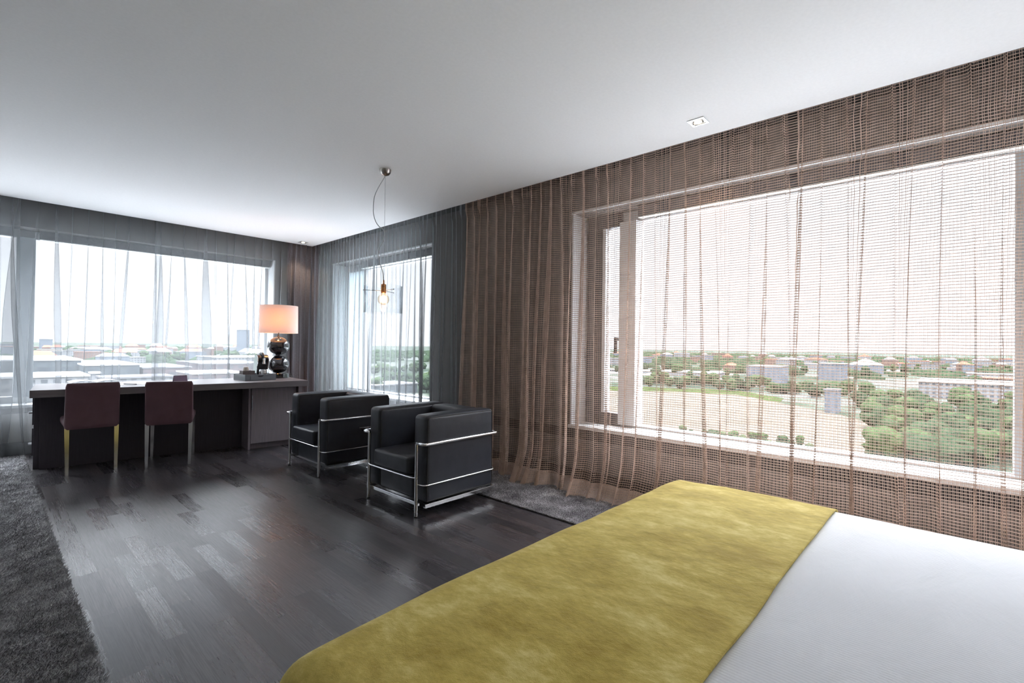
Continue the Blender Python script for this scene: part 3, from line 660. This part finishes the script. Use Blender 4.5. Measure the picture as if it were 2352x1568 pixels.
# ---------------------------------------------------------------- bed
BX0, BX1, BYF, BYH, BZ = .405, 2.215, .970, -1.12, .565
def drape_grid(name, m, parent, ya, yb_foot, off, drop, rad, seed, nx, ny, wr, edge_wob=0):
    """cloth over the mattress: a range along the bed, hanging down the sides (and over the foot)"""
    W = BX1-BX0
    def wrap(a, lo, hi, r, D):        # arclength -> (coordinate, fall)
        q = PI/2*r
        if a < lo+r: s = lo+r-a; sgn = -1; e = lo+r
        elif a > hi-r: s = a-(hi-r); sgn = 1; e = hi-r
        else: return a, 0.0
        if s < q: th = s/r; return e+sgn*r*math.sin(th), r*(1-math.cos(th))
        return e+sgn*(r+.11*min(1, (s-q)/.36)), r+(s-q)
    q = rad*(PI/2-1)
    xs = np.concatenate([np.linspace(BX0-off-drop, BX0+.12, nx//3), np.linspace(BX0+.12, BX1-.12, nx//2)[1:], np.linspace(BX1-.12, BX1+off+drop, nx//3)[1:]])
    yend = BYF+off+drop if yb_foot is None else yb_foot
    ys = np.linspace(ya, min(yend, BYF-.12), ny)
    if yb_foot is None: ys = np.concatenate([ys, np.linspace(BYF-.12, yend, ny//2)[1:]])
    V = []; nX = len(xs)
    for y in ys:
        for x in xs:
            yy = y+(edge_wob*noise.noise(Vector((x*3, 5, seed)))*max(0, 1-abs(y-ya)/.12) if edge_wob else 0)
            X, dx = wrap(x, BX0-off, BX1+off, rad, drop); Y, dy = wrap(yy, -9, BYF+off, rad, drop) if yb_foot is None else (yy, 0)
            m_ = max(dx, dy); s_ = (dx**3+dy**3)**(1/3) if (dx > 0 and dy > 0) else m_
            if dx > 0 and dy > 0: # corner: pull in to round it
                k = min(dx, dy, .25)/.25; X += (-.05 if X > 1 else .05)*k; Y -= .05*k
            u = (x-BX0)/W
            crown = .012*max(0, 1-((X-1.33)/.89)**4)
            wz = wr*(noise.noise(Vector((X*2.2+Y*1.1, Y*3.0-X*1.3, seed)))*1.4+.5*noise.noise(Vector((X*6+Y*3, Y*8-X*3, seed+2)))+.35*abs(noise.noise(Vector((X*3+Y*4, (Y-X)*3, seed+9)))))
            sag = -.012*max(0, 1-(BYF-Y)/.25) if Y > BYF-.25 else 0
            hang = 1 if m_ > rad else 0
            if hang:
                X += .018*noise.noise(Vector((Y*5, m_*2, seed)))*(m_-rad)/.3*(1 if dx > dy else 0)
                Y += .018*noise.noise(Vector((X*5, m_*2, seed+4)))*(m_-rad)/.3*(1 if dy > dx else 0)
            V.append((X, Y, BZ+off+crown+sag+wz*(1 if not hang else .2)-s_))
    n = len(ys); idx = np.arange(n*nX).reshape(n, nX)
    Fc = np.stack([idx[:-1, :-1], idx[:-1, 1:], idx[1:, 1:], idx[1:, :-1]], -1).reshape(-1, 4).tolist()
    ob = mesh_obj(name, V, Fc, m, parent, True)
    md = ob.modifiers.new('thickness', 'SOLIDIFY'); md.thickness = .006; md.offset = -1
    return ob
bed = thing('bed', 'wide bed made up with a smooth white ribbed cover', 'bed', (0, 0, 0))
bm = bmesh.new(); box(bm, BX0+.03, BYH, .06, BX1-.03, BYF-.03, .30, .01); bobj('bed_base', bm, M['bedbase'], bed)
bm = bmesh.new(); box(bm, BX0+.01, BYH, .30, BX1-.01, BYF-.01, BZ-.03, .05, 4); bobj('mattress', bm, M['quilt'], bed, autos=40)
for x in (BX0+.12, BX1-.12):
    for y in (BYH+.1, BYF-.15): boxobj('bed_foot', M['rubber'], bed, .002, (x-.03, y-.03, 0, x+.03, y+.03, .065))
drape_grid('bed_cover', M['quilt'], bed, BYH, None, .008, .36, .075, 3, 130, 150, .004)
rn = drape_grid('bed_runner', M['velvet'], None, .322, None, .020, .40, .085, 8, 170, 110, .005, .005)
tag(rn, 'ochre yellow velvet runner draped over the foot of the bed', 'bed runner')

# ---------------------------------------------------------------- pendant, downlights
PX, PY = 2.190, 3.420; rt = Vector((RW[0][0], RW[1][0], 0)).normalized()
pl = thing('pendant_lamp', 'pendant lamp with a clear glass cylinder and copper socket', 'lamp', (PX, PY, 2.60))
bm = bmesh.new(); lathe(bm, [(0, -.052), (.008, -.052), (.012, -.048), (.030, -.041), (.042, -.024), (.047, 0), (0, 0)], 36); bobj('ceiling_cup', bm, M['nickel'], pl, autos=50)
bm = bmesh.new(); tube(bm, [(0, 0, -.04), (0, 0, -.925)], .0012, 6); bobj('steel_wire', bm, M['steelwire'], pl, smooth=True)
cp = [(0, -.05), (-23, 45), (-27, 84), (-23, 108), (-14, 124), (-1, 136), (-3, 160), (-14, 184), (-12, 208), (-3, 236), (-1, 258)]
zt = -.05; pts = []
for i, (dx, dy) in enumerate(cp):
    if i == 0: pts.append(Vector((0, 0, -.05))); continue
    off = dx/1110*3.92*.98; pts.append(Vector((rt.x*off, rt.y*off, -.05-dy*.00355*.93)))
sm = []
for i in range(len(pts)-1):
    p0, p1, p2, p3 = pts[max(i-1, 0)], pts[i], pts[i+1], pts[min(i+2, len(pts)-1)]
    for k in range(6):
        t = k/6; sm.append(.5*((2*p1)+(p2-p0)*t+(2*p0-5*p1+4*p2-p3)*t*t+(3*p1-p0-3*p2+p3)*t**3))
sm.append(pts[-1]); bm = bmesh.new(); tube(bm, sm, .0032, 8); bobj('flex_cord', bm, M['cord'], pl, smooth=True)
bm = bmesh.new(); lathe(bm, [(0, -.900), (.006, -.900), (.006, -.928), (.012, -.93), (.020, -.934), (.0215, -.955), (.0205, -.957), (.0215, -.96), (.0215, -1.0), (.018, -1.004), (0, -1.004)], 30); bobj('lamp_socket', bm, M['copper'], pl, autos=40)
bm = bmesh.new()
for k in range(3):
    a = math.radians(-47.6+180+14+k*120); tube(bm, [(.018*math.cos(a), .018*math.sin(a), -.985), (.158*math.cos(a), .158*math.sin(a), -.985)], .0022, 8); tube(bm, [(.155*math.cos(a), .155*math.sin(a), -.985), (.160*math.cos(a), .160*math.sin(a), -.985)], .005, 8)
bobj('shade_rod', bm, M['steelwire'], pl, smooth=True)
bm = bmesh.new(); lathe(bm, [(.150, -.948), (.152, -.950), (.152, -1.165), (.150, -1.167), (.144, -1.167), (.142, -1.165), (.142, -.950), (.144, -.948), (.150, -.948)], 72); bobj('glass_shade', bm, M['thickglass'], pl, autos=50)
bm = bmesh.new(); lathe(bm, [(.014, -1.0), (.016, -1.012)]+[(.046*math.sin(a), -1.055+.046*math.cos(a)) for a in np.linspace(.45, PI, 16)[:-1]]+[(0, -1.101)], 32); bobj('glass_bulb', bm, M['bulbglass'], pl, smooth=True)
bm = bmesh.new(); lathe(bm, ball(.022, .028, -1.05, 12), 20); bobj('filament_glow', bm, M['filament'], pl, smooth=True)
point('pendant_light', (0, 0, -1.05), (1, .62, .32), 3, .03, pl)

def downlight(label, x, y):
    t = thing('downlight', label, 'ceiling light', (x, y, 2.60), 0, 'square recessed downlights')
    bm = bmesh.new()
    for q in ((-.052, -.052, -.004, .052, -.036, .001), (-.052, .036, -.004, .052, .052, .001), (-.052, -.036, -.004, -.036, .036, .001), (.036, -.036, -.004, .052, .036, .001)): box(bm, *q, bev=.001)
    bobj('trim_plate', bm, M['downlight_plate'], t)
    bm = bmesh.new(); lathe(bm, [(.036, -.003), (.036, .0), (.026, -.0012), (.026, -.003)], 28); box(bm, -.036, -.036, -.0015, .036, .036, -.0005); bobj('reflector', bm, M['nickel'], t)
    bm = bmesh.new(); lathe(bm, [(.021, -.002), (.016, -.008), (0, -.010)], 24); bobj('halogen_lamp', bm, M['halogen'], t, smooth=True)
    bm = bmesh.new()
    for s in (-1, 1):
        bm = bmesh.new(); tube(bm, [(0, s*.029, -.004), (0, s*.029, -.012)], .0045, 10); bobj('clip', bm, M['dark_frame'], t)
    l = point('halogen_light', (0, 0, -.016), (1, .74, .50), 22, .02, t, 'SPOT', spot_size=math.radians(95), spot_blend=.8)
downlight('square chrome downlight in the ceiling above the bed', 3.0, 1.185)
downlight('square chrome downlight in the ceiling by the far corner', 3.02, 6.76)
#OUTSIDE
# ---------------------------------------------------------------- the town outside, 35 m below
G = -35.0
def ground_mat():
    m = mat('town_ground', (.08, .1, .06), .95, 0, 0); g = N(m); v = g.pos(); vo = g.n('TexVoronoi'); vo.inputs['Scale'].default_value = .011; g.l(v, vo.inputs['Vector'])
    sc = g.n('SeparateColor'); g.l(vo.outputs['Color'], sc.inputs[0])
    f = g.math('ADD', g.math('MULTIPLY', sc.outputs[0], .6), g.math('MULTIPLY', g.noise(v, .03, 5, .6), .4))
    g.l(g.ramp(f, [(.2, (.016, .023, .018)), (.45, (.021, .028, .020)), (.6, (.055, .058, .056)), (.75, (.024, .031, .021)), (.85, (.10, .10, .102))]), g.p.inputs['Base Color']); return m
M['ground'] = ground_mat()
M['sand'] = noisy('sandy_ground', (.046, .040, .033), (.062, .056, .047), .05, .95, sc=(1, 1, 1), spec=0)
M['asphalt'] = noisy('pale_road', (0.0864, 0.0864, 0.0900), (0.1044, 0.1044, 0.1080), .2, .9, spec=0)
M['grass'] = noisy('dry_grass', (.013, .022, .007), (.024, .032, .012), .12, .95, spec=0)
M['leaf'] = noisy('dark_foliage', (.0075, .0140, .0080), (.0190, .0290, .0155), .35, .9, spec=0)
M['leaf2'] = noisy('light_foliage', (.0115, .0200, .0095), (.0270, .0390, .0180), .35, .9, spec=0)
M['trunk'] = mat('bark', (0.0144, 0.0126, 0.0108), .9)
struct(boxobj('ground', M['ground'], None, 0, (-6000, -4000, G-2, 9000, 9000, G)), 'flat hazy town and woodland far below the windows', 'ground')
def poly(name, pts, z, m, label, cat, kind=None):
    bm = bmesh.new(); vs = [bm.verts.new((p.x, p.y, z)) for p in [at(a, b_, z=G) for a, b_ in pts]]; f = bm.faces.new(vs); r = bmesh.ops.extrude_face_region(bm, geom=[f])
    for v in [x for x in r['geom'] if isinstance(x, bmesh.types.BMVert)]: v.co.z -= .3
    ob = bobj(name, bm, m); tag(ob, label, cat, None, kind); return ob
poly('vacant_lot', [(1330, 897), (1500, 898), (1690, 906), (1790, 925), (1900, 946), (2000, 972), (2060, 1010), (2080, 1090), (1900, 1130), (1330, 1060)], G+.15, M['sand'], 'open sandy lot below the wide window', 'ground', 'structure')
poly('grass_strip', [(1330, 888), (1500, 889), (1700, 897), (1800, 915), (1790, 925), (1690, 906), (1500, 898), (1330, 897)], G+.2, M['grass'], 'green grass strip along the far edge of the sandy lot', 'grass', 'structure')
poly('road', [(1330, 848), (1480, 852), (1640, 858), (1640, 864), (1480, 861), (1330, 857)], G+.15, M['asphalt'], 'pale road running behind the tree belt', 'road', 'structure')

# trees: three crowns, copied
def crown(seed, m):
    rd = random.Random(seed); bm = bmesh.new()
    for i in range(12):
        a = rd.uniform(0, 6.28); q = rd.uniform(0, 2.6) if i else 0; z = rd.uniform(2.6, 8.8) if i else 5.2; R_ = rd.uniform(1.8, 3.0) if i else 4.0
        r = bmesh.ops.create_icosphere(bm, subdivisions=2, radius=R_)
        for v in r['verts']:
            v.co += v.co.normalized()*R_*.33*noise.noise(v.co*1.4+Vector((seed*5, i*7, 0))); v.co.z *= .85; v.co += Vector((q*math.cos(a), q*math.sin(a), z))
    return bm
protos = []
for k in range(4):
    t = bpy.data.objects.new('tree', None); COL.objects.link(t); tag(t, 'tree', 'tree')
    bobj('crown', crown(k+1, None), M['leaf'] if k % 2 == 0 else M['leaf2'], t)
    bm = bmesh.new(); tube(bm, [(0, 0, 0), (.1, .1, 2.5), (0, 0, 5.5)], [.28, .22, .12], 7); bobj('trunk', bm, M['trunk'], t, smooth=True)
    protos.append([t, False])
rdt = random.Random(5)
def tree(x, y, s, label, group):
    p = rdt.choice(protos)
    if p[1]: t = copy_tree(p[0])
    else: t = p[0]; p[1] = True
    t.location = (x, y, G); t.rotation_euler = (0, 0, rdt.uniform(0, 6.28)); t.scale = (s*rdt.uniform(.9, 1.25), s*rdt.uniform(.9, 1.25), s*rdt.uniform(.85, 1.15)); t['label'] = ('dark ' if t.children[0].data.materials[0] == M['leaf'] else 'light ')+label; t['group'] = group
def trees_px(n, x0, x1, ylo, yhi, s0, s1, label, group):
    """n trees on the ground between two view lines"""
    for i in range(n):
        u = rdt.random(); px = x0+(x1-x0)*(i+.5*u)/n; f = rdt.random(); a = ylo(px); b_ = yhi(px)
        p = at(px, a+(b_-a)*f, z=G); k = (px-x0)/(x1-x0); wh = [', near its left end', ', left of its middle', ', about its middle', ', right of its middle', ', near its right end'][min(4, int(k*5))]; tree(p.x, p.y, rdt.uniform(s0, s1), label+wh, group)
trees_px(46, 1478, 2010, lambda x: 893+max(0, x-1600)*.085+max(0, x-1850)*.10, lambda x: 880+max(0, x-1600)*.04, .75, 1.15, 'green tree in the belt behind the sandy lot', 'trees in the belt behind the sandy lot')
trees_px(150, 2005, 2640, lambda x: 1085, lambda x: 908, .8, 1.2, 'green tree in the thick wood right of the sandy lot', 'trees of the wood right of the sandy lot')
trees_px(14, 1560, 1880, lambda x: 1020+(x-1560)*.09, lambda x: 1000+(x-1560)*.09, .28, .50, 'green bush on the near side of the sandy lot', 'bushes on the sandy lot')
trees_px(34, 1380, 2360, lambda x: 868, lambda x: 846, .9, 1.5, 'tree among the far houses seen through the net curtain', 'trees among the far houses to the right')
trees_px(26, 860, 1000, lambda x: 905, lambda x: 850, .7, 1.3, 'green tree seen through the small corner window', 'trees outside the small corner window')
trees_px(34, 190, 620, lambda x: 832, lambda x: 822, .9, 1.5, 'tree behind the flat halls beyond the desk', 'trees behind the halls')
trees_px(10, -40, 190, lambda x: 812, lambda x: 806, 1.0, 1.6, 'distant tree above the white roofed hall', 'trees above the white roofed hall')

# buildings
def bmat(name, c, glass=(0.0360, 0.0432, 0.0504), sx_=.25, sz=.30):
    m = mat(name, c, .8, 0, 0); g = N(m); sp = g.n('SeparateXYZ'); g.l(g.pos(), sp.inputs[0])
    fx = g.math('FRACT', g.math('MULTIPLY', g.math('ADD', sp.outputs[0], sp.outputs[1]), sx_)); fz = g.math('FRACT', g.math('MULTIPLY', sp.outputs[2], sz))
    w_ = g.math('MULTIPLY', g.math('MULTIPLY', g.math('GREATER_THAN', fx, .45), g.math('GREATER_THAN', fz, .5)), 1.0)
    geo = g.n('NewGeometry'); s2 = g.n('SeparateXYZ'); g.l(geo.outputs['Normal'], s2.inputs[0]); w_ = g.math('MULTIPLY', w_, g.math('LESS_THAN', s2.outputs[2], .5))
    g.l(g.mix(w_, (*c, 1), (*glass, 1)), g.p.inputs['Base Color']); return m
B_ = {'white': bmat('pale_facade', (.105, .108, .112), (.04, .045, .05)), 'grey': bmat('grey_facade', (.036, .043, .048), (.026, .032, .037), .1, .12), 'pink': bmat('reddish_facade', (.060, .047, .050), (.04, .04, .045), .12, .2), 'blue': bmat('bluish_glass_facade', (.070, .080, .094), (.045, .055, .068), .2, .3), 'brick': bmat('brick_facade', (.080, .048, .038), (.04, .04, .04))}
RF = {}
for k_, a_, b_c in (('white', (.20, .205, .21), (.25, .255, .26)), ('grey', (.07, .07, .075), (.10, .10, .104)), ('orange', (.115, .046, .032), (.14, .062, .042))): RF[k_] = noisy(k_+'_roof', a_, b_c, .08, .9, spec=0)
def hall(name, x0, x1, y0, y1, z, wall, roof, label, group=None, cat='building', pitched=False):
    t = thing(name, label, cat, ((x0+x1)/2, (y0+y1)/2, G), 0, group); hx, hy = (x1-x0)/2, (y1-y0)/2
    boxobj('facade', B_[wall], t, 0, (-hx, -hy, 0, hx, hy, z-G))
    bm = bmesh.new()
    if pitched:
        e = z-G; r = min(hx, hy)*.7
        a = [bm.verts.new(c_) for c_ in ((-hx-.5, -hy-.5, e), (hx+.5, -hy-.5, e), (hx+.5, hy+.5, e), (-hx-.5, hy+.5, e))]; q = [bm.verts.new((-hx*.6, 0, e+r)), bm.verts.new((hx*.6, 0, e+r))]
        bm.faces.new((a[0], a[1], q[1], q[0])); bm.faces.new((a[2], a[3], q[0], q[1])); bm.faces.new((a[1], a[2], q[1])); bm.faces.new((a[3], a[0], q[0])); bm.faces.new(a[::-1])
    else: box(bm, -hx-.6, -hy-.6, z-G, hx+.6, hy+.6, z-G+.8)
    bobj('roof', bm, RF[roof], t); return t
def hallY(px0, px1, pyt, Y, dep, wall, roof, label, name='industrial_hall', group=None):
    a, b_ = at(px0, 784, y=Y), at(px1, 784, y=Y); z = at((px0+px1)/2, pyt, y=Y).z; hall(name, a.x, b_.x, Y, Y+dep, z, wall, roof, label, group)
def hallX(px0, px1, pyt, X, dep, wall, roof, label, name='industrial_hall', group=None):
    a, b_ = at(px1, 784, x=X), at(px0, 784, x=X); z = at((px0+px1)/2, pyt, x=X).z; hall(name, X, X+dep, a.y, b_.y, z, wall, roof, label, group)
hallY(-160, 188, 829, 430, 110, 'grey', 'white', 'long grey hall with white roof, left behind the desk chair')
hallY(196, 322, 839, 400, 90, 'grey', 'white', 'lower grey hall with white roof behind the left desk chair')
hallY(-160, 205, 869, 300, 36, 'white', 'white', 'low white roofed platform in front of the long grey hall', 'station_platform')
hallY(213, 232, 858, 330, 8, 'white', 'white', 'small white cube shaped building behind the left chair', 'kiosk')
hallY(240, 400, 868, 300, 20, 'white', 'grey', 'low pale canopy behind the gap between the desk chairs', 'station_platform')
hallY(330, 440, 845, 400, 70, 'pink', 'grey', 'reddish grey flat block above the right desk chair')
hallY(445, 560, 858, 330, 34, 'pink', 'white', 'flat reddish block with pale roof left of the tray')
hallY(470, 620, 836, 480, 90, 'pink', 'grey', 'wide reddish hall seen above the tray')
hallY(500, 640, 821, 700, 90, 'white', 'white', 'white roofed hall far behind the coffee machine')
hallY(552, 573, 758, 1500, 30, 'blue', 'grey', 'tall pale blue tower block on the skyline left of the lamp', 'tower_block')
hallY(93, 121, 779, 2300, 60, 'blue', 'grey', 'square pale block on the skyline at the far left', 'tower_block')
hallY(865, 960, 884, 300, 30, 'grey', 'grey', 'grey flat roofed block outside the small corner window')
hallX(1395, 1480, 851, 640, 40, 'white', 'white', 'white warehouse behind the casement of the wide window')
hallX(1500, 1640, 855, 610, 40, 'white', 'white', 'long white warehouse behind the left end of the tree belt')
hallX(1715, 1790, 842, 560, 40, 'blue', 'grey', 'bluish office block behind the middle of the tree belt', 'office_block')
hallX(1880, 1935, 836, 700, 40, 'blue', 'white', 'pale office block with white roof behind the right of the tree belt', 'office_block')
hallX(2110, 2420, 884, 500, 70, 'white', 'white', 'very long white roofed shed above the thick wood')
hallX(2260, 2420, 872, 620, 30, 'brick', 'orange', 'long building with orange roof at the right edge', 'brick_building')
hallX(1895, 1925, 897, 330, 10, 'blue', 'grey', 'small blue shed among the trees right of the lot', 'shed')
rb = random.Random(12)
def house_label(wl, rf, pt, d_, where):
    return '%s %s house, %s%s roof, %s' % ('distant' if d_ < 1200 else 'faint' if d_ < 1700 else 'tiny horizon', {'white': 'pale', 'blue': 'bluish', 'brick': 'brick'}[wl], 'pitched ' if pt else 'flat ', rf, where)
for i in range(70):
    px = 1385+(2420-1385)*(i+rb.random())/70; d_ = rb.uniform(800, 2300); X = d_; p = at(px, 830, x=X); wdt = rb.uniform(14, 50); z = G+rb.uniform(7, 18)
    wl, rf, pt = rb.choice(['white', 'white', 'blue', 'brick']), rb.choice(['white', 'grey', 'orange']), rb.random() < .5
    hall('town_house', X, X+rb.uniform(12, 30), p.y, p.y+wdt, z, wl, rf, house_label(wl, rf, pt, d_, ['above the left end of the sandy lot', 'above the middle of the sandy lot', 'above the right end of the sandy lot', 'above the thick wood', 'above the wood at the right edge'][min(4, int((px-1385)/207))]), 'distant town houses on the right', 'building', pt)
for i in range(60):
    px = -30+(660)*(i+rb.random())/60; d_ = rb.uniform(900, 2400); p = at(px, 800, y=d_); wdt = rb.uniform(18, 60); z = G+rb.uniform(8, 22)
    wl, rf, pt = rb.choice(['white', 'white', 'blue', 'brick']), rb.choice(['white', 'grey', 'orange']), rb.random() < .5
    hall('town_house', p.x, p.x+wdt, d_, d_+rb.uniform(12, 30), z, wl, rf, house_label(wl, rf, pt, d_, ['above the left chair', 'above the gap between the chairs', 'above the right chair', 'above the tray'][max(0, min(3, int((px-60)/140)))]), 'distant town houses beyond the desk', 'building', pt)
# woodland to the horizon: nobody could count it
def woods(x0, x1, y0, y1, n, label, name, ok):
    rg = random.Random(3); bm = bmesh.new()
    for i in range(n):
        x, y = rg.uniform(x0, x1), rg.uniform(y0, y1)
        if not ok(x, y): continue
        r_ = rg.uniform(5, 15)*(1+math.hypot(x, y)/2500); h_ = rg.uniform(6, 12)
        r = bmesh.ops.create_icosphere(bm, subdivisions=1, radius=1)
        for v in r['verts']: v.co = Vector((x+v.co.x*r_*rg.uniform(.8, 1.2), y+v.co.y*r_*rg.uniform(.8, 1.2), G+v.co.z*h_*rg.uniform(.75, 1.2)))
    ob = bobj(name, bm, M['leaf'], None, smooth=True); tag(ob, label, 'woodland', None, 'stuff')
woods(750, 3400, -700, 2100, 2600, 'hazy belts of trees stretching to the horizon on the right', 'distant_woodland', lambda x, y: True)
woods(-900, 1400, 800, 3200, 2000, 'hazy belts of trees stretching to the horizon behind the halls', 'distant_woodland', lambda x, y: not (x > 700 and y < 1900))
boxobj_ = boxobj('bounce_slab', RF['white'], None, 0, (6.0, -60, -13, 46, 14.0, -9), (-60, 14.0, -13, 46, 50, -9))  # added slab, out of view, bounces sky light up onto the ceiling
M['bounce_surface'] = noisy('pale_bounce_surface', (.33, .34, .35), (.37, .38, .39), .3, .9)
boxobj_.data.materials[0] = M['bounce_surface']
struct(boxobj_, 'added unseen pale slab below the windows that bounces light indoors', 'roof')
